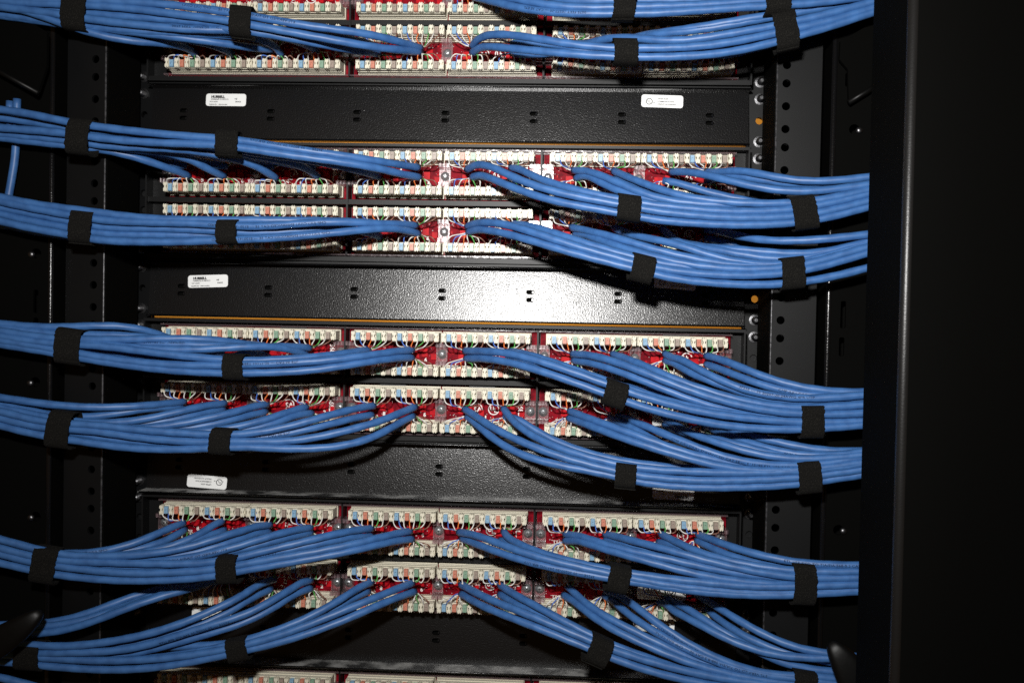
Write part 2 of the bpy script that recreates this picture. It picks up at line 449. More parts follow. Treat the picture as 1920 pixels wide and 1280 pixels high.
# ------------------------------------------------------------------ patch panels
CH = ['chip_blue', 'chip_orange', 'chip_green', 'chip_brown']
CHIP_ME = []
for c in CH:
    m = MB()
    m.box(-1.45, 1.45, 0.7, 5, -2.9, 2.5)
    m.box(-1.45, 1.45, -0.2, 0.7, 0.5, 2.1); m.box(-1.45, -0.6, -0.2, 0.7, -2.5, 0.5); m.box(0.6, 1.45, -0.2, 0.7, -2.5, 0.5)
    m.box(-0.6, 0.6, 0.0, 0.7, -2.5, -1.3)
    CHIP_ME.append(m.mesh('terminal_chip', [c]))
def block_mesh(upper):
    m = MB()
    secs = [(4.0, 7.5, 3.2, 4.5, 4.9), (7.5, 8.8, 2.7, 4.3, 4.6), (8.8, 11.6, 3.5, 5.0, 5.3), (11.6, 12.8, 3.0, 4.8, 5.0), (12.8, 14.8, 3.7, 5.2, 5.5), (14.8, 15.8, 3.2, 5.0, 5.3), (15.8, 20.0, 4.3, 6.0, 6.0)]
    for y0, y1, h, l, r in secs:
        m.box(-l, 54.43 + r, y0, y1, -h, h)
    T = [(-1.45, 2.9), (-0.8, 3.7), (0, 2.8), (0.8, 3.7), (1.45, 2.9), (1.45, 1.5), (0.62, 0.7), (0.62, -0.5), (1.45, -1.2),
         (1.45, -2.9), (0.8, -3.7), (0, -2.8), (-0.8, -3.7), (-1.45, -2.9), (-1.45, -1.2), (-0.62, -0.5), (-0.62, 0.7), (-1.45, 1.5)]
    T = T[::-1]
    for i in range(9):
        cx = PITCH*(i - 0.5)
        if i == 0: cx += 0.4
        m.prism_y([(cx + x*0.92, z) for x, z in T], -0.5, 4.2)
        m.box(cx - 0.45, cx + 0.45, -0.9, 0.2, -2.6, -1.5)
    for i in range(8):                                         # thin walls that hold the wires
        for sx in (-2.15, 2.15):
            m.box(PITCH*i + sx - 0.2, PITCH*i + sx + 0.2, 0.6, 4.2, -3.1, 3.1)
    m.box(54.43 + 4.6, 54.43 + 5.6, 1.5, 15.0, -3.2, 3.2); m.box(-5.4, -4.5, 2.5, 15.0, -3.0, 3.0)
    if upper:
        m.box(14.6, 34.0, 15.2, 20.0, 4.3, 5.1, 1)  # dark grey box drawn in place of a notch
    return m.mesh('connector_block', ['ivory', 'notch_grey'])
BLOCK_ME = {0: block_mesh(True), 1: block_mesh(False)}
# clear bracket with screw
m = MB()
m.box(-4.0, 4.0, 17.0, 18.2, -6.2, 6.2)
for sg in (1, -1):
    z0, z1 = sorted((sg*5.4, sg*8.3))
    m.box(-4.0, 4.0, 8.0, 18.2, z0, z1)
    m.box(-3.0, -1.9, 7.0, 7.97, z0, z1); m.box(-0.55, 0.55, 7.0, 7.97, z0, z1); m.box(1.9, 3.0, 7.0, 7.97, z0, z1)
m.box(-4.0, -3.3, 13.0, 16.98, -5.38, 5.38); m.box(3.3, 4.0, 13.0, 16.98, -5.38, 5.38)
BRACKET_ME = m.mesh('plastic_bracket', ['clear_plastic'])
m = MB(); m.lathe_y([(3.3, 17.0), (3.3, 16.2), (2.55, 16.1), (2.45, 15.2), (1.8, 14.3), (0.9, 13.9)], 0, 0, 16)
me = m.mesh('screw', ['steel'], True)
BSCREW_ME = me
m = MB(); m.box(-1.3, 1.3, 13.8, 14.1, -0.28, 0.28); m.box(-0.28, 0.28, 13.8, 14.1, -1.3, 1.3)
CROSS_ME = m.mesh('cross_slot', ['steel_dark'])

def board(root, base, u, g):
    x0, x1 = XB[2*g] - 10.2, XB[2*g+1] + 54.43 + 10.6
    zc = row_z(u) - base[2]
    m = MB(); m.box(x0, x1, 20, 21.6, -17.6, 17.6)
    rnd = random.Random(u*10 + g)
    for b in (0, 1):
        X = XB[2*g+b]
        for p in (0, 1):
            for dx, w, h, z in ((8.5, 6.0, 5.2, -1.0), (16.2, 4.6, 6.0, 0.4), (23.0, 4.0, 4.4, -2.4)):
                cx = X + p*31.1 + dx + rnd.uniform(-0.8, 0.8)
                if cx + w/2 > X + 62: continue
                m.box(cx - w/2, cx + w/2, 18.6, 20, z - h/2, z + h/2, 1)
    for _ in range(26):
        cx = rnd.uniform(x0 + 3, x1 - 4); z = rnd.uniform(-8, 8); w = rnd.uniform(0.8, 2.2)
        m.box(cx, cx + w, 19.5, 20, z, z + rnd.uniform(0.6, 1.8), 1)
    bo = link('circuit_board', m.mesh('circuit_board', ['pcb_red', 'pad_red']), root, (0, 0, zc))
    s_ = MB()
    for _ in range(120):
        cx = rnd.uniform(x0 + 1.5, x1 - 2); z = rnd.uniform(-8.6, 8.6); r = rnd.uniform(0.22, 0.5)
        s_.lathe_y([(r, 20.0), (r*0.75, 19.6), (r*0.2, 19.3)], cx, z, 5)
    so = link('solder_joint', s_.mesh('solder_joint', ['solder'], True), bo); so['kind'] = 'stuff'
    t = MB()
    Y = 19.9
    for b in (0, 1):
        X = XB[2*g+b]
        t.box(X + 26.4, X + 27.4, Y, Y + 0.05, 4.6, 7.4); t.box(X + 26.4, X + 27.4, Y, Y + 0.05, -6.6, -4.4)
        for p, dg in ((0, ('8', '4')[b]), (1, ('6', '2')[b])):
            put_text(t, dg, 4.0, X + 31.1*p + 16.0, Y, -6.2, bold=0.035)
        for i in range(6): put_text(t, random.choice('-:.+~^'), 2.2, X + 6 + i*8.5, Y, random.uniform(3.5, 7))
    X = XB[2*g+1]
    put_ring(t, X + 20.4, Y, 0.4, 4.3, 0.75); put_text(t, 'S', 5.0, X + 17.6, Y, -1.6, bold=0.03); put_text(t, 'A', 5.0, X + 20.4, Y, -1.6, bold=0.03)
    put_ring(t, X + 33.0, Y, 0.4, 4.3, 0.75); put_text(t, 'U', 4.4, X + 30.2, Y, -0.6, bold=0.03); put_text(t, 'L', 4.4, X + 33.2, Y, -1.8, bold=0.03)
    put_text(t, 'T568B', 5.0, X + 51.6, Y, 9.0, rot=-math.pi/2, bold=0.03)
    put_text(t, 'T568A', 4.0, XB[2*g] + 2.0, Y, -8.6)
    link('silkscreen', t.mesh('silkscreen', ['silk_white']), bo)

PANEL_LABELS = ['red-board patch panel at the top, cut off by the upper edge of the photo',
                'red-board patch panel between the first and second black bar',
                'red-board patch panel directly below the brightly shining black bar',
                'red-board patch panel above the lowest black bar, its white blocks seen from above',
                'red-board patch panel at the very bottom, almost entirely cut off']
for p in range(5):
    rows = [u for u in (2*p, 2*p+1) if u < 9]
    base = (0.0, 0.0, -44.45*(3*p + 0.5) + (6.5 if p == 4 else 0))
    r = thing('patch_panel', PANEL_LABELS[p], 'patch panel', base, 'patch panels with punched-down cables')
    X0, X1 = BX0 + 0.6, BX1 - 0.4
    m = MB()
    m.box(X0, X1, 23.0, 24.4, -46.5 if p != 3 else -38.5, 44.0)                     # back plate
    m.box(X0, X1, 8.5, 23.0, 41.4, 43.6)                       # folded top edge
    if p != 3:
        m.box(X0, X1, 9.5, 23.0, -44.4, -41.0); m.box(X0, X1, 13.0, 23.0, -46.4, -44.9)
    m.box(X0, X1, 11.0, 23.0, -1.7, 1.9)
    m.box(X0, X0 + 1.2, 8.5, 23.0, -44.4, 41.4); m.box(X1 - 1.2, X1, 8.5, 23.0, -44.4, 41.4)
    m.box(X0 + 1.2, XB[0] - 10.6, 20.0, 23.0, -41, 41); m.box(XB[5] + 65.4, X1 - 1.2, 20.0, 23.0, -41, 41)
    link('panel_frame', m.mesh('panel_frame', ['metal_black']), r)
    for sx in (X0 - 24, X1 + 0.5):                              # mounting ears behind the rails
        m = MB(); m.box(sx, sx + 23.5, 29.6, 31.2, -44, 44); m.box(X0 if sx < X0 else X1 - 1.2, X0 + 1.2 if sx < X0 else X1, 23, 30, -44, 44)
        link('mounting_ear', m.mesh('mounting_ear', ['metal_black']), r)
    for sg, zz in ((1, 39.2), (-1, -39.6)):                     # clear lip along the outer edge
        m = MB(); m.box(XB[0] - 9.5, XB[5] + 64.5, 9.0, 21, zz - 0.5, zz + 0.6)
        link('clear_lip', m.mesh('clear_lip', ['clear_plastic']), r)
    for g in (0, 1):
        xm = (XB[2*g+1] + 54.43 + XB[2*g+2])/2 - 0.4
        m = MB(); m.box(xm - 0.7, xm + 0.7, 9.0, 21, -40, 40)
        link('divider_strip', m.mesh('divider_strip', ['metal_black']), r)
    for u in rows:
        zc = row_z(u) - base[2]
        for g in range(3): board(r, base, u, g)
        for i in range(6):
            for ul in (0, 1):
                b = link('connector_block', BLOCK_ME[ul], r, (XB[i], 0, zc + (HALF if ul == 0 else -HALF)))
                for c in range(8): link('terminal_chip', CHIP_ME[c % 4], b, (PITCH*c, 0, 0))
        for g in range(3):
            for xx in (XB[2*g] - 7.2, (XB[2*g] + 54.43 + XB[2*g+1])/2, XB[2*g+1] + 54.43 + 6.4):
                br = link('plastic_bracket', BRACKET_ME, r, (xx, 0, zc))
                link('screw', BSCREW_ME, br, (0, 0, 0))
                link('cross_slot', CROSS_ME, br, (0, -0.05, 0), (0, random.uniform(0, 1.5), 0))
    if p == 2: 
        sticker(r, base, 1257, 783, 'maker', math.radians(-3), d=-10.5, w=26, h=14)
    if p == 3:
        sticker(r, base, 1240, 1112, 'maker', math.radians(-1), d=-10.5, w=36, h=9.6)
for o in bpy.data.objects:
    if o.name.startswith('label_sticker') and o.parent and o.parent.name.startswith('patch_panel'): o.location.y = 10.5*S

# ------------------------------------------------------------------ black plastic cable guides at the cabinet sides
def guide(label, pts, d0, thick):
    """smooth plastic finger: pts = (px, py, width px)"""
    c = at(pts[-1][0], pts[-1][1], d0)
    r = thing('cable_guide', label, 'cable guide', c, 'curved plastic cable guides in the corners')
    P = [at(x, y, d) for x, y, w, d in pts]; W = [w/2.95/2 for x, y, w, d in pts]
    n = 24; m = MB(); rings = []
    for i, p in enumerate(P):
        t = (P[min(i+1, len(P)-1)] - P[max(i-1, 0)]).normalized(); f = Vector((0, -1, 0)); f = (f - t*f.dot(t)).normalized(); u = t.cross(f)
        ring_ = []
        for k in range(n):
            a = 2*math.pi*k/n; ca, sa = math.cos(a), math.sin(a)
            q = p + u*W[i]*math.copysign(abs(ca)**0.7, ca) + f*thick*math.copysign(abs(sa)**0.8, sa)*(min(1, W[i]/8) if i in (0, len(P)-1) else 1) - c
            ring_.append(q)
        rings.append(ring_)
    m.add([q for g_ in rings for q in g_], [(i*n+k, i*n+(k+1) % n, (i+1)*n+(k+1) % n, (i+1)*n+k) for i in range(len(P)-1) for k in range(n)]
          + [tuple(range(n)), tuple((len(P)-1)*n+k for k in range(n))])
    me = m.mesh('guide_body', ['plastic_black'], True)
    o = link('guide_body', me, r)
    sub = o.modifiers.new('rounding', 'SUBSURF'); sub.levels = 1; sub.render_levels = 2
    return r
def bracket(label, poly, d, edge, tilt):
    """angular sheet bracket whose lower edge is rounded"""
    c = at(poly[0][0], poly[0][1], d)
    r = thing('frame_bracket', label, 'bracket', c, 'angular brackets in the upper corners', (0, 0, math.radians(tilt)))
    P = [at(x, y, d) - c for x, y in poly]
    m = MB(); m.prism_y([(p.x, p.z) for p in P], 0, 2.5, 0, True); link('bracket_plate', m.mesh('bracket_plate', ['gloss_black']), r)
    m = MB(); m.tube([at(x, y, d) - c + Vector((0, 0.6, 0)) for x, y in edge], 1.9, 12); link('rounded_lip', m.mesh('rounded_lip', ['plastic_black'], True), r)
bracket('angular black sheet bracket in the upper left corner, below the top cable bundle', [(-60, 20), (0, 24), (60, 42), (98, 66), (97, 130), (80, 178), (0, 135), (-60, 100)], 40, [(-60, 100), (0, 135), (80, 178)], -6)
bracket('angular black sheet bracket at the upper right, between the slotted post and the front post', [(1576, 78), (1640, 40), (1660, 40), (1660, 150), (1592, 192), (1590, 130), (1574, 112)], 38, [(1592, 192), (1625, 172), (1660, 150)], 4)
guide('dark plastic guide finger in the lower left corner, covering two cable ends',
      [(-150, 1260, 84, 74), (-60, 1232, 76, 78), (0, 1203, 62, 78), (45, 1172, 48, 76), (72, 1150, 30, 73), (80, 1143, 10, 72)], 74, 5)
guide('dark plastic guide finger in the lower right corner, covering the lowest cable ends',
      [(1720, 1440, 120, 74), (1660, 1370, 104, 78), (1620, 1300, 84, 78), (1584, 1240, 56, 76), (1562, 1210, 34, 73), (1555, 1200, 10, 72)], 74, 5)

# ------------------------------------------------------------------ blue cables
CROP = {'A0': (0, 0), 'A1': (400, 0), 'A2': (850, 0), 'A3': (1250, 0), 'B0': (0, 190), 'B1': (400, 230), 'B2': (850, 290), 'B3': (1250, 300),
        'C0': (0, 350), 'C1': (400, 370), 'C2': (850, 400), 'C3': (1250, 420), 'D0': (0, 590), 'D1': (400, 600), 'D2': (850, 640), 'D3': (1250, 670),
        'E0': (0, 720), 'E1': (400, 740), 'E2': (850, 750), 'E3': (1250, 770), 'F0': (0, 970), 'F1': (400, 960), 'F2': (850, 970), 'F3': (1250, 980),
        'G0': (0, 1100), 'G1': (400, 1060), 'G2': (850, 1070), 'G3': (1250, 1100)}
# course of every cable as seen: board row, block, port, strip (u/l), side, layer (0 = front), optional print
COURSES = '''
1 2 1 u L 0 p | A0 -200,-10 0,0 250,8 530,8 760,8 1000,18 1300,36 1600,70 1850,100 | A1 320,130 600,180 900,225 1150,250 1400,310 1600,370 1660,388
1 2 1 l L 0 | A0 -200,5 0,12 250,34 530,40 740,46 1000,62 1200,86 1500,126 1850,160 | A1 320,205 600,250 900,310 1100,345 1300,385 1500,400 1600,412 1655,418
1 2 0 u L 1 | A0 170,50 400,62 530,75 740,112 1000,136 1300,158 1600,180 1840,205 | A1 320,215 700,260 1000,300 1180,330 1330,385
1 2 0 l L 1 | A1 320,250 700,325 1000,385 1200,415 1325,432
1 1 1 u L 0 p | A0 250,90 400,110 540,122 740,170 1000,192 1250,218 1450,244 1650,238 1840,240 | A1 330,250 550,285 700,335 820,385
1 1 1 l L 2 | A0 740,205 1000,228 1400,262 1840,262 | A1 320,265 550,292 700,342 830,404
1 1 0 u L 1 | A0 780,215 1000,245 1200,272 1500,310 1700,338 1920,372 | A1 300,385 420,392 480,398
1 1 0 l L 1 | A0 900,235 1300,262 1700,285 | A1 250,285 330,295 420,330 500,382 545,445
1 0 0 l L 0 | A0 60,40 200,72 400,152 600,235 800,292 1000,335 1150,346 1300,342 1450,372 1520,395 1562,440
1 0 1 l L 2 | A0 700,195 1000,262 1400,300 1700,360 1860,435
2 2 1 u L 0 p | B0 -200,45 0,62 200,92 400,142 585,184 760,208 1000,236 1250,262 1500,282 1740,296 | B1 220,130 500,190 800,226 1100,272 1400,322 1640,360
2 2 1 l L 0 | B0 -200,195 0,212 200,228 400,240 570,262 750,298 1000,320 1300,342 1740,345 | B1 210,195 500,245 800,282 1100,322 1300,358 1500,410 1650,438
2 2 0 u L 2 | B0 -200,115 0,132 200,156 400,198 575,222 760,240 1000,265 1300,288 1740,310 | B1 220,160 700,240 1000,300 1330,365
2 2 0 l L 2 | B0 750,318 1200,342 1740,352 | B1 220,235 700,290 1000,345 1200,392 1325,432
2 1 1 l L 2 | B0 760,330 1200,352 1740,362 | B1 210,250 400,282 600,308 750,370 832,432
2 1 0 l L 1 | B0 -200,245 0,265 200,284 400,298 570,306 760,352 1000,362 1200,370 1600,388 | B1 0,250 180,285 350,350 430,400 505,446
2 0 1 l L 2 | B0 760,362 1000,376 1300,395 1500,445 1650,535 1795,602
2 0 0 l L 1 | B0 100,308 300,340 570,354 760,372 900,395 1050,432 1300,520 1450,572 1512,602
3 2 0 u L 0 | C0 -200,40 0,78 150,116 300,150 450,165 640,190 820,218 1000,242 1200,262 1400,270 1700,262 | C1 200,185 450,172 600,182 800,186 1000,190 1200,198 1325,208
3 2 1 u L 0 p | C0 -200,75 0,112 150,152 300,190 450,212 570,228 770,280 1000,286 1300,292 1500,290 1750,296 | C1 215,242 450,226 700,205 900,188 1100,196 1300,212 1500,216 1622,226
3 2 0 l L 1 | C0 -200,130 0,168 200,214 400,250 570,268 740,332 1000,332 1200,328 1500,338 1750,346 | C1 215,290 450,284 700,262 900,250 1100,252 1240,285 1335,315
3 2 1 l L 0 p | C0 -200,230 0,268 200,325 400,360 565,370 740,432 1000,437 1300,446 1550,442 1750,432 | C1 215,342 450,336 700,315 900,292 1100,274 1300,246 1450,246 1550,266 1642,292
3 1 1 u L 1 | C0 -200,180 0,220 200,272 400,312 565,318 740,382 1000,382 1300,378 1550,388 1750,384 | C1 215,300 450,250 640,200 780,180 850,184
3 1 0 u L 2 | C0 300,170 640,210 1000,262 1400,285 1750,270 | C1 215,205 400,176 500,182
3 1 0 l L 2 | C0 200,350 565,402 740,440 1200,445 1750,425 | C1 215,345 400,320 505,310
3 1 1 l L 2 | C1 215,330 500,325 700,320 840,312
4 0 0 u L 1 | D0 -200,50 0,68 150,96 300,107 500,106 700,95 900,80 1020,82 1120,102 1220,142 1295,165
4 0 1 u L 1 | D0 0,90 200,122 350,146 480,166 690,160 850,150 1000,156 1150,182 1350,205 1500,200 1800,215
4 1 0 u L 0 | D0 -200,105 0,130 200,166 470,202 690,195 900,202 1100,192 1300,184 1500,184 1700,192 1850,216 | D1 100,165 250,192 420,205
4 1 1 l L 0 | D0 300,200 690,216 900,238 1150,268 1400,280 1600,277 1800,262 | D1 60,228 200,216 400,204 560,220 680,256 760,290
4 1 1 u L 1 p | D0 690,212 900,232 1100,236 1300,236 1500,236 1800,255 | D1 200,235 350,222 500,208 650,214 772,222
4 2 0 u L 0 | D0 -200,140 0,166 200,216 470,240 690,236 900,256 1200,296 1500,332 1810,358 | D1 105,322 270,326 500,320 750,302 1000,276 1150,252 1242,240
4 1 0 l L 2 | D0 690,262 850,286 1000,320 1200,352 1500,378 | D1 120,330 200,262 300,258 380,275 442,294
4 2 0 l L 2 | D0 690,330 1000,385 1400,430 1810,440 | D1 270,390 600,372 900,340 1100,318 1220,308
4 2 1 u L 0 p | D0 -200,172 0,198 250,246 460,272 680,316 850,345 1100,378 1400,402 1600,408 1810,411 | D1 105,356 270,360 500,355 800,336 1000,315 1300,272 1500,246 1592,240
4 2 1 l L 0 | D0 -200,205 0,234 250,286 460,306 670,362 850,386 1100,420 1400,450 1810,465 | D1 105,420 270,420 500,415 800,400 1000,370 1300,322 1500,300 1592,302
5 0 0 u L 1 | E0 -200,85 0,106 150,132 350,160 600,181 850,186 1100,175 1300,158 1478,140
5 0 0 l L 2 | E0 -200,135 0,162 200,202 420,255 650,280 800,260 950,230 1150,195 1300,184 1472,200
5 0 1 u L 1 | E0 620,300 830,312 1000,316 1150,290 1350,240 1550,190 1800,152
5 0 1 l L 2 | E0 640,320 900,336 1050,330 1250,310 1450,270 1650,225 1790,205
5 1 0 u L 1 | E0 640,340 900,358 1100,352 1400,330 1650,275 1850,230 | E1 200,130 350,86 432,76
5 1 0 l L 2 | E0 700,370 1100,382 1430,370 1600,340 1800,300 | E1 150,200 300,160 422,136
5 1 1 u L 1 | E0 1000,372 1500,385 | E1 0,290 170,270 350,216 500,170 650,122 745,96
5 1 1 l L 2 | E1 0,325 170,302 350,270 500,226 650,166 790,146
5 2 0 u L 0 | E0 -200,170 0,198 200,268 400,325 590,310 900,342 1200,380 1500,395 1705,412 | E1 170,332 350,306 600,256 800,196 1000,140 1150,106 1285,86
5 2 0 l L 1 p | E0 580,385 800,430 1000,458 1250,478 1600,470 | E1 170,360 400,346 600,310 800,262 1000,216 1150,180 1272,160
5 2 1 u L 0 | E0 -200,225 0,254 200,338 390,370 590,352 800,378 1000,420 1200,440 1500,460 1705,472 | E1 170,352 350,370 550,382 750,352 1000,300 1200,256 1400,186 1550,122 1617,96
5 2 1 l L 0 | E0 -200,270 0,318 150,382 390,412 570,442 800,480 1000,510 1300,525 1500,525 1705,516 | E1 170,406 400,430 700,440 950,426 1150,400 1300,336 1450,246 1600,168
6 0 0 u L 1 p | F0 560,300 780,286 950,250 1100,200 1250,130 1400,66 1472,42
6 0 0 l L 2 | F0 700,305 1000,280 1150,240 1300,200 1400,142 1482,96
6 0 1 u L 2 | F0 800,310 1100,290 1350,240 1550,162 1700,62 1782,25
6 0 1 l L 2 | F0 800,325 1000,300 1200,282 1500,192 1700,132 1800,100
6 1 0 u L 0 | F0 -200,120 0,168 150,204 310,256 490,302 800,306 1100,300 1400,268 1700,190 1900,132 | F1 150,150 300,120 458,100
6 1 0 l L 1 | F0 500,330 900,332 1200,334 1500,300 1700,256 1920,192 | F1 150,212 300,176 450,160
6 1 1 u L 1 p | F0 500,318 800,328 1000,340 1300,350 1600,312 1800,266 | F1 150,286 300,240 450,192 600,152 782,120
6 1 1 l L 2 | F0 700,345 1100,365 1500,360 | F1 0,345 200,302 400,252 600,202 782,162
6 2 0 u L 0 | F0 -200,185 0,234 150,278 300,322 490,342 800,352 1100,366 1400,372 1760,366 | F1 220,356 400,316 600,266 800,216 1000,166 1150,140 1268,128
6 2 0 l L 1 p | F0 300,350 490,370 800,385 1200,400 1760,392 | F1 220,382 450,332 700,282 900,236 1100,200 1272,195
6 2 1 u L 0 | F0 -200,240 0,292 280,372 480,392 800,430 1100,448 1400,432 1760,412 | F1 220,406 400,382 700,332 1000,282 1250,222 1450,172 1577,150
6 2 1 l L 0 | F0 -200,318 0,366 150,402 270,428 460,466 700,490 1000,505 1300,496 1760,462 | F1 225,456 450,430 700,386 1000,336 1250,276 1450,230 1592,214
7 0 0 u L 2 | G0 -100,300 0,302 230,300 400,290 600,250 800,180 950,104 1050,64 1200,40 1350,-10 1472,-60
7 0 0 l L 1 | G0 -100,330 0,330 200,324 400,320 600,290 800,230 1000,152 1200,74 1350,20 1482,-30
7 0 1 u L 2 | G0 -100,350 0,350 200,345 400,345 600,310 800,245 1000,165 1200,90 1400,30 1640,-60 1770,-100
7 0 1 l L 1 | G0 -100,380 0,380 150,376 400,380 550,350 750,280 950,190 1150,112 1350,52 1500,20 1650,-30 1790,-72
7 1 0 u L 0 | G0 -200,440 0,442 170,452 380,482 600,472 900,430 1200,372 1500,272 1700,192 1900,110 | G1 150,270 300,182 400,136 492,106
7 1 0 l L 1 | G0 370,510 700,500 1000,470 1300,400 1500,338 1800,238 | G1 0,430 150,352 300,262 462,186
7 1 1 u L 0 p | G0 370,530 600,524 900,522 1200,468 1500,352 1700,308 1920,262 | G1 0,460 200,402 400,312 600,202 700,136 782,114
7 1 1 l L 1 | G0 350,568 700,572 1000,552 1300,482 1600,392 1920,300 | G1 0,535 200,482 400,392 550,292 650,226 782,180
7 2 0 u L 1 p | G0 -200,500 0,505 170,515 370,548 700,585 1100,582 1400,540 1830,470 | G1 270,590 450,540 650,472 800,406 900,342 1050,252 1150,182 1268,130
7 2 0 l L 2 | G1 280,610 600,520 840,412 1000,332 1130,252 1242,204
7 2 1 u L 0 | G0 -200,530 0,535 170,550 370,570 700,592 1100,590 1400,562 1830,492 | G1 280,622 500,566 700,492 900,412 1100,332 1300,252 1450,192 1592,136
7 2 1 l L 0 | G0 -200,580 0,585 150,598 330,622 600,652 900,668 1200,656 1500,610 1830,535 | G1 300,666 500,622 750,542 1000,456 1250,342 1450,262 1612,206
8 0 0 u L 0 | G0 -100,700 20,718 150,750 260,795 500,860 800,900 1200,900 1470,890
0 3 0 u R 0 | A2 100,-90 300,-45 430,-18 600,18 750,46 900,64 1100,66 1270,58 1460,52 1700,45 | A3 0,45 250,40 500,26 760,10 970,-8 1300,-40 1700,-90
0 3 0 l R 0 p | A2 100,-40 350,25 550,75 700,98 800,108 1000,112 1150,106 1270,105 1450,105 1700,104 | A3 0,96 250,86 500,66 760,48 970,50 1150,36 1300,18 1500,-10 1800,-55
0 4 0 u R 1 | A2 700,-35 850,10 1000,22 1270,10 1700,10 | A3 0,15 300,0 760,-20 970,20 1200,6 1450,-20 1800,-70
1 3 0 u R 0 | A2 150,372 200,312 270,276 400,270 600,295 800,335 1000,366 1270,395 1470,392 1700,388 | A3 0,392 200,385 400,362 600,328 850,270 1035,222 1250,185 1450,128 1640,60 2100,-60
1 3 0 l R 0 | A2 150,425 200,390 260,370 400,386 700,416 1000,446 1270,456 1470,456 1700,460 | A3 0,450 250,448 500,420 700,382 850,346 1035,290 1250,238 1450,178 1640,100 2100,-20
1 4 0 u R 0 | A2 1110,348 1180,310 1280,290 1400,290 1550,312 1650,336 1800,342 | A3 0,344 200,322 400,286 600,250 850,212 1035,168 1250,128 1450,70 1640,20 2100,-100
1 4 0 l R 2 | A2 1140,420 1300,420 1500,425 1700,420 | A3 0,418 300,400 600,355 850,305 1035,250 1400,170 1640,90 2100,-30
1 5 0 u R 1 p | A2 1490,290 1650,262 1800,256 | A3 0,276 250,242 500,206 700,168 850,140 1035,108 1300,60 1500,20 1640,-10 2100,-120
1 4 1 u R 1 | A2 1440,300 1560,275 1700,262 | A3 0,258 250,225 500,185 760,140 1035,85 1300,35 1640,-40
2 3 0 u R 0 | B2 110,122 165,85 245,75 330,100 450,170 600,236 800,300 1000,346 1310,396 1490,430 1720,462 | B3 0,436 300,458 600,462 990,455 1190,428 1400,385 1620,322 2100,200
2 3 0 l R 0 | B2 150,182 200,166 270,176 400,236 600,316 800,380 1000,412 1310,456 1490,500 1720,525 | B3 0,492 300,510 600,520 990,512 1190,488 1400,445 1620,376 2100,250
2 3 1 u R 0 | B2 462,106 520,112 600,150 700,202 850,252 1000,290 1150,330 1310,362 1490,390 1720,412 | B3 0,385 300,408 600,415 990,400 1190,368 1400,325 1620,266 2100,150
2 4 0 u R 1 | B2 962,126 1050,130 1150,150 1300,210 1450,290 1600,350 1750,376 | B3 0,335 213,352 500,366 990,366 1190,342 1400,298 1620,240 2100,130
2 4 0 l R 1 | B2 982,192 1040,166 1110,180 1200,236 1300,286 1450,342 1600,366 1800,392 | B3 250,380 600,382 990,385 1190,355 1620,255
2 4 1 u R 0 | B2 1282,130 1400,182 1550,242 1700,302 1850,346 | B3 143,302 300,326 450,346 600,354 990,352 1190,335 1400,290 1620,232
2 4 1 l R 2 | B2 1300,190 1450,256 1600,312 1750,342 | B3 300,345 600,365 990,372 1620,245
2 5 0 u R 0 | B3 35,95 150,96 300,110 450,152 600,190 800,232 1000,255 1200,250 1400,226 1620,196 2100,130
2 5 1 u R 1 | B3 440,98 550,76 640,76 750,106 900,150 1100,175 1300,170 1620,140 2100,70
2 5 1 l R 2 | B3 500,120 600,132 700,152 850,182 1000,205 1200,205 1620,165 2100,90
3 3 0 u R 0 | C2 110,106 180,80 280,70 400,80 550,126 700,176 900,246 1100,302 1300,346 1420,386 1580,440 1750,462 | C3 0,350 200,388 500,412 900,400 1100,376 1350,312 1605,236 2100,90
3 3 0 l R 0 | C2 120,152 180,130 300,136 450,166 600,210 800,276 1000,336 1200,386 1410,432 1580,492 1750,535 | C3 0,422 200,456 500,482 900,482 1100,460 1350,420 1605,352 2100,220
3 3 1 u R 1 | C2 480,85 560,92 700,122 850,172 1000,222 1150,272 1300,312 1420,352 1590,398 1750,432 | C3 0,318 200,352 500,376 900,370 1100,345 1350,270 1605,190 2100,50
3 4 0 l R 0 | C2 972,166 1050,170 1150,206 1300,262 1450,306 1600,352 1750,392 1920,418 | C3 213,338 400,360 600,370 900,366 1100,330 1350,262 1605,178
3 4 0 u R 1 | C2 1080,140 1150,160 1280,178 1400,222 1550,276 1700,316 1900,362 | C3 150,256 300,302 450,332 600,346 900,340 1100,318 1350,250 1605,165 2100,10
3 4 1 u R 1 | C2 1450,180 1600,208 1750,222 1900,270 | C3 100,156 250,222 400,266 600,312 900,336 1100,310 1350,245 1605,155
3 5 0 u R 1 | C3 120,165 250,188 350,190 500,216 650,252 800,286 900,292 1100,285 1350,225 1605,150 2100,-10
3 5 0 l R 1 | C3 400,200 500,186 600,186 700,202 850,236 1000,246 1200,242 1400,202 1605,148 2100,0
3 5 1 u R 0 | C3 480,70 600,110 750,142 1000,142 1200,130 1400,106 1605,80 2100,20
4 3 0 u R 0 | D2 92,75 250,80 400,86 550,110 700,160 900,222 1100,292 1210,328 1370,396 1600,455 1800,510 | D3 0,375 250,432 500,468 800,500 1060,520 1240,528 1560,515 2100,480
4 3 0 l R 0 | D2 102,136 250,136 400,156 600,206 800,272 1000,342 1190,402 1340,470 1600,550 1800,600 | D3 0,442 213,496 500,548 800,572 1060,578 1240,570 1560,545 2100,500
4 3 1 u R 1 | D2 452,78 600,106 750,150 900,202 1100,268 1215,306 1390,376 1600,430 | D3 0,350 300,415 700,470 1060,500 1240,508 1560,495
4 4 0 u R 0 | D2 952,100 1100,110 1250,142 1400,192 1600,268 1800,332 | D3 0,214 200,270 400,335 600,385 800,430 1060,456 1240,465 1560,450 2100,420
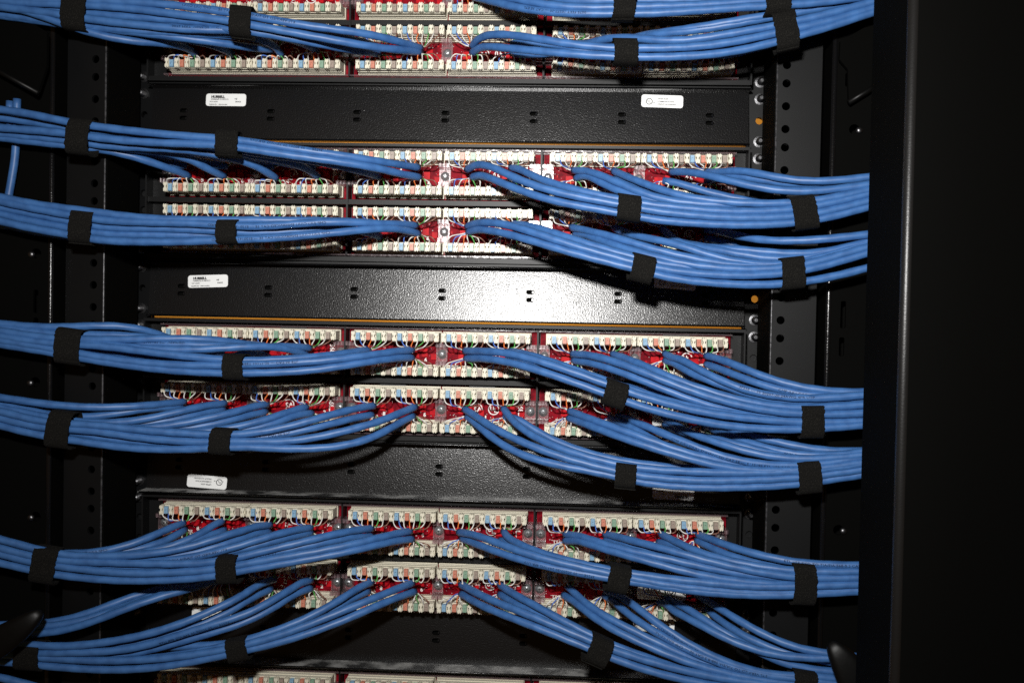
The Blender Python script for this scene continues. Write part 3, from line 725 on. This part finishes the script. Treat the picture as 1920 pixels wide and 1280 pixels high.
4 4 0 l R 1 | D2 962,152 1100,172 1250,212 1400,268 1600,342 1800,420 | D3 0,276 200,340 400,400 550,436 750,466 1060,492 1240,498 1560,480
4 4 1 u R 0 | D2 1272,100 1400,142 1550,202 1700,266 1850,325 | D3 0,156 200,216 400,290 600,346 850,392 1060,410 1240,404 1560,382 2100,345
4 5 0 u R 0 p | D2 1692,96 1800,128 | D3 60,8 264,98 416,178 570,244 725,296 900,326 1100,336 1300,330 1560,306 2100,262
4 5 0 l R 1 | D2 1692,152 1800,188 | D3 150,112 264,152 400,208 600,280 900,352 1240,355 1560,330
4 5 1 u R 1 | D3 314,-16 468,26 622,86 775,158 896,200 1000,228 1200,266 1400,284 1560,285 2100,255
4 5 1 l R 1 p | D3 316,56 450,100 600,160 750,216 900,262 1050,296 1200,312 1560,296
5 3 0 u R 0 | E2 90,70 200,142 300,212 450,292 600,356 800,432 1000,490 1150,526 1300,560 1460,604 1700,632 1920,662 | E3 213,550 400,560 600,560 1030,540 1220,520 1530,470 2100,390
5 3 0 l R 0 | E2 110,132 200,202 300,292 400,372 500,432 650,482 850,526 1100,572 1300,608 1460,655 1700,700 1920,720 | E3 213,590 400,602 600,608 800,604 1030,585 1220,560 1530,515 2100,430
5 3 1 u R 0 | E2 402,66 450,132 550,232 700,326 850,388 1000,434 1150,476 1300,516 1480,556 1700,566 1920,576 | E3 213,490 400,500 600,500 1030,485 1220,472 1530,425 2100,340
5 4 0 u R 1 | E2 932,86 1050,132 1200,186 1350,236 1500,296 1700,366 1920,432 | E3 213,362 400,405 600,442 800,456 1030,450 1220,438 1530,392
5 4 0 l R 0 | E2 922,142 1100,206 1300,286 1500,356 1700,416 1920,470 | E3 213,402 400,452 600,478 1030,478 1220,460 1530,412 2100,330
5 4 1 l R 1 | E2 1252,146 1350,182 1500,262 1650,336 1800,396 | E3 0,345 213,420 400,470 700,500 1030,500 1530,440
5 4 1 u R 0 p | E2 1322,132 1450,172 1600,232 1750,296 1920,370 | E3 150,250 300,312 450,366 650,416 850,436 1030,440 1220,428 1530,380
5 5 0 u R 0 | E3 -20,60 100,130 190,190 300,216 450,266 600,322 750,356 900,382 1030,390 1220,385 1400,366 1530,350 2100,300
5 5 0 l R 1 p | E3 -20,110 200,190 350,212 450,228 600,282 750,336 900,366 1220,395 1530,358
5 5 1 l R 0 p | E3 300,110 450,180 560,224 650,246 800,306 950,346 1100,370 1250,370 1530,346
5 5 1 u R 1 | E3 330,50 500,150 680,214 800,216 950,272 1100,312 1250,330 1400,336 1530,326 2100,280
6 3 0 u R 0 | F2 45,116 150,132 300,176 450,242 600,292 800,346 1000,396 1230,442 1400,482 1650,530 1920,545 | F3 213,528 400,546 700,565 985,560 1170,556 1480,540 2100,510
6 3 0 l R 0 p | F2 70,166 200,216 350,276 500,332 700,386 900,428 1100,462 1220,482 1400,505 1700,552 | F3 0,512 300,548 700,575 1170,565 1480,548
6 3 1 u R 0 | F2 402,106 430,152 550,222 700,282 850,328 1000,362 1240,408 1400,446 1650,476 1920,506 | F3 213,474 400,492 700,515 985,510 1170,500 1480,490 2100,465
6 3 1 l R 2 | F2 375,182 500,236 650,288 900,350 1240,420 1700,500 | F3 300,510 1480,510
6 4 0 u R 1 | F2 892,130 1050,156 1200,212 1350,256 1500,286 1700,326 1920,386 | F3 213,336 400,376 600,412 800,440 985,452 1170,455 1480,450
6 4 0 l R 0 | F2 892,186 1000,186 1100,216 1250,266 1400,312 1600,362 1750,406 1920,442 | F3 213,410 400,446 600,470 985,496 1170,496 1480,490 2100,470
6 4 1 u R 0 | F2 1212,130 1350,162 1500,206 1650,236 1800,276 1920,312 | F3 213,272 400,320 600,362 800,400 985,430 1170,440 1480,436 2100,420
6 4 1 l R 2 | F2 1215,180 1400,215 1600,270 1850,350 | F3 300,370 700,440 1170,470 1480,465
6 5 0 u R 0 | F2 1662,130 1750,176 1920,262 | F3 213,216 400,282 600,332 800,366 985,386 1170,400 1480,390 2100,370
6 5 0 l R 2 | F2 1640,196 1750,216 1900,280 | F3 300,290 600,355 985,405 1480,410
6 5 1 u R 0 p | F3 250,95 350,126 500,186 650,232 800,272 1000,310 1170,326 1480,336 2100,330
6 5 1 l R 1 | F3 242,138 350,192 500,262 650,302 800,342 990,370 1170,386 1480,376
7 3 0 u R 0 | G2 62,105 200,182 400,272 600,342 800,422 950,492 1080,545 1230,612 1450,690 1700,760 1920,810 | G3 200,690 400,735 700,765 1000,800 1400,870
7 3 0 l R 0 | G2 62,182 200,262 350,332 550,402 750,476 950,558 1060,600 1220,672 1450,760 1650,830 | G3 0,705 200,758 400,800 1000,860
7 3 1 u R 0 | G2 372,110 500,192 650,272 800,356 950,442 1100,522 1250,592 1450,672 1700,735 | G3 0,630 300,710 700,750 1200,800
7 3 1 l R 1 | G2 372,186 500,262 600,312 800,400 1000,510 1100,560 1300,640 1700,770
7 4 0 u R 1 | G2 912,120 1000,202 1100,292 1250,382 1400,452 1600,552 1800,642 1920,690 | G3 213,590 400,660 700,722 1000,745 1400,800
7 4 0 l R 0 | G2 882,192 980,252 1080,342 1200,432 1350,512 1550,602 1750,692 1920,742 | G3 213,622 400,676 700,735 1000,770 1500,840
7 4 1 l R 0 p | G2 1212,196 1300,252 1400,352 1550,452 1700,542 1850,622 1920,652 | G3 213,530 400,610 700,700 1000,725 1400,770
7 4 1 u R 0 p | G2 1352,210 1450,272 1600,402 1750,512 1920,612 | G3 150,440 300,530 500,612 700,682 900,712 1000,715 1150,700 1400,720
7 5 0 l R 0 | G2 1652,252 1750,322 | G3 0,130 150,232 300,322 450,402 600,472 750,522 950,560 1150,566 1320,562 1700,590
7 5 0 u R 1 | G2 1700,215 | G3 60,120 200,192 350,292 500,392 700,492 850,582 1000,640 1200,660 1600,700
7 5 1 l R 1 | G3 322,170 400,242 550,352 700,442 850,506 1000,542 1200,590 1350,610 1700,640
7 5 1 u R 0 | G3 422,170 550,252 700,342 850,422 1000,482 1150,520 1275,532 1600,550
'''
BUNDLE = {'L1': [(-120, 0), (0, 10), (148, 30), (450, 50), (600, 70)], 'L2': [(-120, 225), (0, 235), (155, 262), (430, 275), (600, 295)],
          'L3': [(-120, 350), (0, 395), (160, 428), (432, 438), (640, 432)], 'L4': [(-120, 610), (0, 632), (135, 652), (443, 690), (650, 682)],
          'L5': [(-120, 760), (0, 780), (120, 808), (420, 830), (620, 818)], 'L6': [(-120, 1010), (0, 1038), (88, 1060), (432, 1066), (640, 1044)],
          'L7': [(-120, 1225), (0, 1228), (60, 1228), (447, 1218), (640, 1175)], 'L8': [(-120, 1290), (0, 1300), (300, 1320)],
          'R0': [(1168, 18), (1453, 4), (1640, -25), (1780, -50)], 'R1': [(1170, 99), (1470, 66), (1635, 16), (1780, -30)],
          'R2': [(1178, 388), (1505, 402), (1630, 368), (1780, 340)], 'R3': [(1200, 502), (1483, 514), (1625, 484), (1780, 450)],
          'R4': [(1150, 734), (1520, 788), (1615, 782), (1780, 775)], 'R5': [(1173, 892), (1512, 894), (1610, 874), (1780, 840)],
          'R6': [(1157, 1082), (1502, 1094), (1598, 1092), (1780, 1085)], 'R7': [(1120, 1217), (1500, 1272), (1580, 1290), (1780, 1340)]}
def interp(tab, x):
    if x <= tab[0][0]: return tab[0][1] + (x - tab[0][0])*(tab[1][1]-tab[0][1])/(tab[1][0]-tab[0][0])
    for a, b in zip(tab, tab[1:]):
        if x <= b[0]: return a[1] + (x - a[0])*(b[1]-a[1])/(b[0]-a[0])
    a, b = tab[-2], tab[-1]
    return b[1] + (x - b[0])*(b[1]-a[1])/(b[0]-a[0])
def catmull(P, step):
    """smooth curve through the points, sampled about every step mm"""
    Q = [P[0]*2 - P[1]] + P + [P[-1]*2 - P[-2]]; out = []
    for i in range(1, len(Q)-2):
        a, b, c, d = Q[i-1], Q[i], Q[i+1], Q[i+2]
        t0 = 0.0; t1 = t0 + max((b-a).length, 1e-6)**0.5; t2 = t1 + max((c-b).length, 1e-6)**0.5; t3 = t2 + max((d-c).length, 1e-6)**0.5
        n = max(2, int((c-b).length/step))
        for k in range(n):
            t = t1 + (t2-t1)*k/n
            A1 = a*((t1-t)/(t1-t0)) + b*((t-t0)/(t1-t0)); A2 = b*((t2-t)/(t2-t1)) + c*((t-t1)/(t2-t1)); A3 = c*((t3-t)/(t3-t2)) + d*((t-t2)/(t3-t2))
            B1 = A1*((t2-t)/(t2-t0)) + A2*((t-t0)/(t2-t0)); B2 = A2*((t3-t)/(t3-t1)) + A3*((t-t1)/(t3-t1))
            out.append(B1*((t2-t)/(t2-t1)) + B2*((t-t1)/(t2-t1)))
    out.append(P[-1]); return out
def project(v):
    q = RC @ (Vector(v) - CAM); return 960 + F_PX*q.x/q.y, 640 - F_PX*q.z/q.y

CABLE_R = 2.72
PRINTS = ['ETL VERIFIED TO TIA/EIA 568-B.2 CAT 5E --- CMP (UL) C(UL)', '3F25E --- 35 20207-20 24AWG 4PR UTP', 'CMP (UL) C(UL) ENHANCED CAT 5E --- E135192 ETL VERIFIED', '0075 FEET 10277-20 --- CAT 5E ETL']
ORD = ['first', 'second', 'third', 'fourth', 'fifth', 'sixth', 'seventh', 'eighth', 'ninth', 'tenth', 'eleventh', 'twelfth']
WCOL = ['wire_blue', 'wire_orange', 'wire_green', 'wire_brown']
rnd = random.Random(11)

def tube_frames(path):
    fr = []; ref = Vector((0, -1, 0)); s_ = 0.0
    for i, p in enumerate(path):
        t = (path[min(i+1, len(path)-1)] - path[max(i-1, 0)]).normalized()
        u = Vector((0, -1, 0)) - t*(-t.y)
        if u.length < 0.05: u = ref - t*ref.dot(t)
        u.normalize(); ref = u
        if i: s_ += (p - path[i-1]).length
        fr.append((s_, p, t, u, t.cross(u)))
    return fr

def build_cable(line):
    head, *parts = [q.strip() for q in line.split('|')]
    h = head.split(); u, i, p = int(h[0]), int(h[1]), int(h[2]); ul = 0 if h[3] == 'u' else 1; side = h[4]; layer = int(h[5]); pr = 'p' in h[6:]
    px = []
    for q in parts:
        k, *c = q.split(); ox, oy = CROP[k]
        for w in c:
            a, b = w.split(','); px.append((ox + float(a)/4.2667, oy + float(b)/4.2667))
    px.sort()
    hidden = not px
    if side == 'L': px.reverse()                                 # start at the terminals
    bun = side + str(u); guide_line = BUNDLE[bun]
    # terminal point on the board
    tx = XB[i] + PITCH*(4*p + (1.5 if side == 'L' else 1.4)); tz = row_z(u) + (3.4 if ul == 0 else -3.4)
    tpx = project((tx, 2.0, tz))
    if hidden:
        px = [tpx, (tpx[0] + (22 if side == 'R' else -22), tpx[1] + (-1 if ul == 0 else 3))]
    elif math.hypot(px[0][0]-tpx[0], px[0][1]-tpx[1]) > 26: px.insert(0, tpx)
    # run on inside the bundle and out of the picture
    xe = -110 if side == 'L' else 1775; sg = -1 if side == 'L' else 1
    xl, yl = px[-1]; off = yl - interp(guide_line, xl); n0 = len(px)
    x = xl
    while (xe - x)*sg > 12:
        x += sg*min(70, (xe - x)*sg); f = math.exp(-abs(x - xl)/(130.0 if hidden else 260.0))
        cl = max(-7, min(7, off)) if hidden else max(-15, min(15, off)) if layer else off
        px.append((x, interp(guide_line, x) + cl + (off - cl)*f))
    # depth: leaves the board and bulges out to the bundle
    P = []; s_ = 0.0; d_in = rnd.uniform(-3.0, -1.0)
    d_b = (58.0 if side == 'R' else 55.0) - 5.0*layer + rnd.uniform(-0.8, 0.8)
    for k, (a, b) in enumerate(px):
        if k: s_ += math.hypot(a - px[k-1][0], b - px[k-1][1])
        d = d_in + (d_b - d_in)*(1 - math.exp(-s_/(240.0 if hidden else 85.0)))
        if k >= n0: d -= 4.0*(1 - math.exp(-(abs(a - xl))/80.0))
        P.append(at(a, b, d))
    path = catmull(P, 3.2)
    for _ in range(45):
        old = path[:]
        for k in range(1, len(path)-1):
            w = 0.5*min(1.0, max(0.06, (k - 3)/14.0))
            path[k] = old[k].lerp((old[k-1] + old[k+1])*0.5, w)
    wa, wb, wc = rnd.uniform(0, 6), rnd.uniform(0, 6), rnd.uniform(7.5, 11.0)
    for k in range(len(path)):                                   # slight unevenness of the run
        w = min(1.0, k/25.0)*0.38
        path[k] = path[k] + Vector((0, math.sin(k/wc + wa)*w*0.7, math.sin(k/(wc*1.35) + wb)*w))
    fr = tube_frames(path)
    root_loc = path[0]
    port = 2*i + p
    label = f"blue cable running {'left' if side == 'L' else 'right'} from the {ORD[port]} {'upper' if ul == 0 else 'lower'} port of the {ORD[u]} board row"
    r = thing('network_cable', label, 'network cable', root_loc, 'blue cables punched down on the red boards')
    n = 12; V = []; Fs = []; ph = rnd.uniform(0, 6); tw = rnd.choice((-1, 1))
    for j, (s1, q, t, a, b) in enumerate(fr):
        for k in range(n):
            th = 2*math.pi*k/n
            rr = CABLE_R*(1 + 0.034*math.cos(2*th + tw*2*math.pi*s1/17.0 + ph) + 0.016*math.sin(s1/9.0 + ph))
            V.append(q + (a*math.cos(th) + b*math.sin(th))*rr - root_loc)
    for j in range(len(fr)-1):
        for k in range(n): Fs.append((j*n+k, j*n+(k+1) % n, (j+1)*n+(k+1) % n, (j+1)*n+k))
    Fs.append(tuple(range(n-1, -1, -1))); Fs.append(tuple((len(fr)-1)*n+k for k in range(n)))
    m = MB(); m.add(V, Fs); link('jacket', m.mesh('jacket', ['jacket_blue'], True), r)
    if pr:                                                       # printed legend wrapped on the jacket
        t_ = PRINTS[(u + i + p) % 4]; v2, f2 = text_shape(t_, 2.35); s0 = rnd.uniform(55, 75) if side == 'R' else rnd.uniform(60, 110)
        flip = rnd.random() < 0.5; base_a = rnd.uniform(-0.5, 0.5); m = MB(); W_ = []; Lx = max(a for a, b in v2)
        for a, b in v2:
            if side == 'L': a = Lx - a; b = 1.7 - b              # the path runs leftwards: keep the line readable
            if flip: a = Lx - a; b = 1.7 - b
            s1 = s0 + a*1.25; j = min(range(len(fr)), key=lambda k: abs(fr[k][0] - s1)) if False else None
            lo_, hi_ = 0, len(fr)-2
            while lo_ < hi_:
                md = (lo_ + hi_ + 1)//2
                if fr[md][0] <= s1: lo_ = md
                else: hi_ = md - 1
            A_, B_ = fr[lo_], fr[lo_+1]; f = min(1.2, (s1 - A_[0])/max(B_[0]-A_[0], 1e-6))
            q = A_[1].lerp(B_[1], f); aa = A_[3].lerp(B_[3], f); bb = A_[4].lerp(B_[4], f)
            th = (b - 0.85)/CABLE_R*0.95 + base_a
            up = bb if bb.z > 0 else -bb
            W_.append(q + (aa*math.cos(th) + up*math.sin(th))*(CABLE_R*1.036 + 0.03) - root_loc)
        m.add(W_, f2); link('printed_legend', m.mesh('printed_legend', ['print_ink']), r)
    # the four untwisted pairs pushed into the connector block
    zt = row_z(u) + (HALF if ul == 0 else -HALF); sg2 = 1 if ul == 0 else -1; e = path[0]; out = -(fr[0][2])
    for c in range(4):
        m = MB()
        for mi, dx in ((0, -2.15), (1, 2.15)):
            xs = XB[i] + PITCH*(4*p + c) + dx; zin = zt - sg2*3.5
            bend = Vector((rnd.uniform(-1.2, 1.2), rnd.uniform(-2.5, -0.5), 0))
            p0 = e + Vector((rnd.uniform(-0.9, 0.9), rnd.uniform(-0.8, 0.8), rnd.uniform(-0.9, 0.9))) - out*1.0
            p1 = e + out*rnd.uniform(1.0, 2.6) + Vector(((xs - e.x)*0.22, -0.6, sg2*rnd.uniform(0.6, 1.8)))
            p2 = Vector((e.x + (xs - e.x)*0.84, -1.2, e.z + (zin - e.z)*rnd.uniform(0.42, 0.62))) + bend
            p3 = Vector((xs, -0.5, zin - sg2*0.3)); p4 = Vector((xs, 1.4, zin + sg2*1.6)); p5 = Vector((xs, 1.8, zin + sg2*3.4))
            m.tube([q - root_loc for q in catmull([p0, p1, p2, p3, p4, p5], 1.2)], 0.43, 6, mi)
        link('wire_pair', m.mesh('wire_pair', ['wire_white', WCOL[c]], True), r)
have = set()
for ln in COURSES.strip().splitlines():
    build_cable(ln); have.add(tuple(ln.split()[:4]))
for u in range(1, 8):                                            # ports whose cables run hidden behind the others
    for i in range(6):
        for p in (0, 1):
            for s_ in 'ul':
                if (str(u), str(i), str(p), s_) not in have: build_cable(f"{u} {i} {p} {s_} {'L' if i < 3 else 'R'} 3")

# two vertical cables standing behind the left bundles
for (label, pts) in (('single blue cable hanging vertically at the left edge, behind the second and third left bundle', [(32, 186), (31, 230), (28, 295), (22, 335), (15, 375), (10, 410), (8, 430)]),
                     ('short blue cable stub rising out of the second left bundle at the left edge', [(19, 190), (18, 215), (19, 240), (24, 262)])):
    pts3 = [at(a, b, 38) for a, b in pts]; path = catmull(pts3, 4); m = MB(); m.tube([q - pts3[0] for q in path], CABLE_R, 12)
    r = thing('network_cable', label, 'network cable', pts3[0], 'cables hanging at the left edge')
    link('jacket', m.mesh('jacket', ['jacket_blue'], True), r)

# ------------------------------------------------------------------ hook-and-loop straps round the bundles
STRAPS = [('L1', 148, 25, 45, 66, 8), ('L1', 455, 43, 40, 56, 6), ('L2', 156, 258, 43, 64, 6), ('L2', 429, 270, 42, 47, 3), ('L3', 158, 426, 42, 62, 5), ('L3', 432, 435, 38, 43, 0),
          ('L4', 135, 649, 48, 64, 8), ('L4', 444, 687, 38, 46, 2), ('L5', 119, 804, 44, 68, 7), ('L5', 420, 826, 39, 47, 3), ('L6', 89, 1057, 46, 66, 9), ('L6', 432, 1065, 38, 50, -3),
          ('L7', 61, 1226, 46, 50, 4), ('L7', 448, 1215, 38, 40, -12), ('R0', 1169, 16, 40, 44, 0), ('R0', 1453, 6, 46, 46, -4), ('R1', 1171, 98, 43, 45, 1), ('R1', 1470, 60, 42, 70, -13),
          ('R2', 1178, 390, 42, 47, 8), ('R2', 1505, 399, 44, 62, -7), ('R3', 1202, 503, 41, 50, 14), ('R3', 1483, 512, 42, 58, -6), ('R4', 1153, 738, 42, 47, 19), ('R4', 1520, 789, 41, 60, -1),
          ('R5', 1173, 891, 38, 45, 6), ('R5', 1514, 893, 41, 59, -6), ('R6', 1157, 1082, 39, 49, 12), ('R6', 1503, 1093, 40, 74, 2), ('R7', 1120, 1217, 42, 52, 24), ('R7', 1503, 1279, 42, 48, 8)]
for bun, px_, py_, w, h, ang in STRAPS:
    dz = 54.5 if bun[0] == 'R' else 51.5
    c = at(px_, py_, dz); a = math.radians(ang)
    ax = (at(px_ + 10*math.cos(a), py_ + 10*math.sin(a), dz) - c).normalized()
    f = Vector((0, -1, 0)); f = (f - ax*f.dot(ax)).normalized(); up = ax.cross(f)
    if up.z < 0: up = -up
    mm = 1/ (F_PX/ (RC @ (c - CAM)).y)
    hh, hw, hd = h/2*mm, w/2*mm, 8.0
    u = int(bun[1]); near = 300 < px_ < 1300
    label = f"black strap round the {'left' if bun[0] == 'L' else 'right'} bundle of the {ORD[u]} board row, {'near the boards' if near else 'near the photo edge'}"
    r = thing('fabric_strap', label, 'strap', c, 'fabric straps round the cable bundles')
    nphi, nw = 90, 8; ph0, ph1 = math.radians(rnd.choice((-150, -60, -100))), 0; ph1 = ph0 + math.radians(360 + rnd.uniform(60, 110))
    m = MB()
    def pt(phi, k, extra):
        n_ = 2/3.2
        cu = math.copysign(abs(math.sin(phi))**n_, math.sin(phi)); cf = math.copysign(abs(math.cos(phi))**n_, math.cos(phi))
        g = 1.0*(phi - ph0)/(ph1 - ph0)
        ed = rnd.uniform(-0.4, 0.4) if k in (0, nw) else 0
        skew = 0.8*math.sin(phi*1.0 + px_)
        return up*(cu*(hh + extra + g)) + f*(cf*(hd + extra + g)) + ax*(hw*(2*k/nw - 1) + ed + skew)
    O = [[pt(ph0 + (ph1-ph0)*j/nphi, k, 0.0) for k in range(nw+1)] for j in range(nphi+1)]
    I = [[q - (up*(q.dot(up)) + f*(q.dot(f))).normalized()*0.9 for q in row] for row in O]
    N = (nphi+1)*(nw+1); idx = lambda j, k: j*(nw+1)+k
    V = [q for row in O for q in row] + [q for row in I for q in row]; Fs = []
    for j in range(nphi):
        for k in range(nw):
            Fs += [(idx(j,k), idx(j+1,k), idx(j+1,k+1), idx(j,k+1)), (N+idx(j,k), N+idx(j,k+1), N+idx(j+1,k+1), N+idx(j+1,k))]
        for k in (0, nw): Fs.append((idx(j,k), idx(j+1,k), N+idx(j+1,k), N+idx(j,k)))
    for j in (0, nphi):
        for k in range(nw): Fs.append((idx(j,k), idx(j,k+1), N+idx(j,k+1), N+idx(j,k)))
    m.add(V, Fs); me = m.mesh('strap_band', ['strap_black']); auto_smooth(me, 50)
    link('strap_band', me, r)
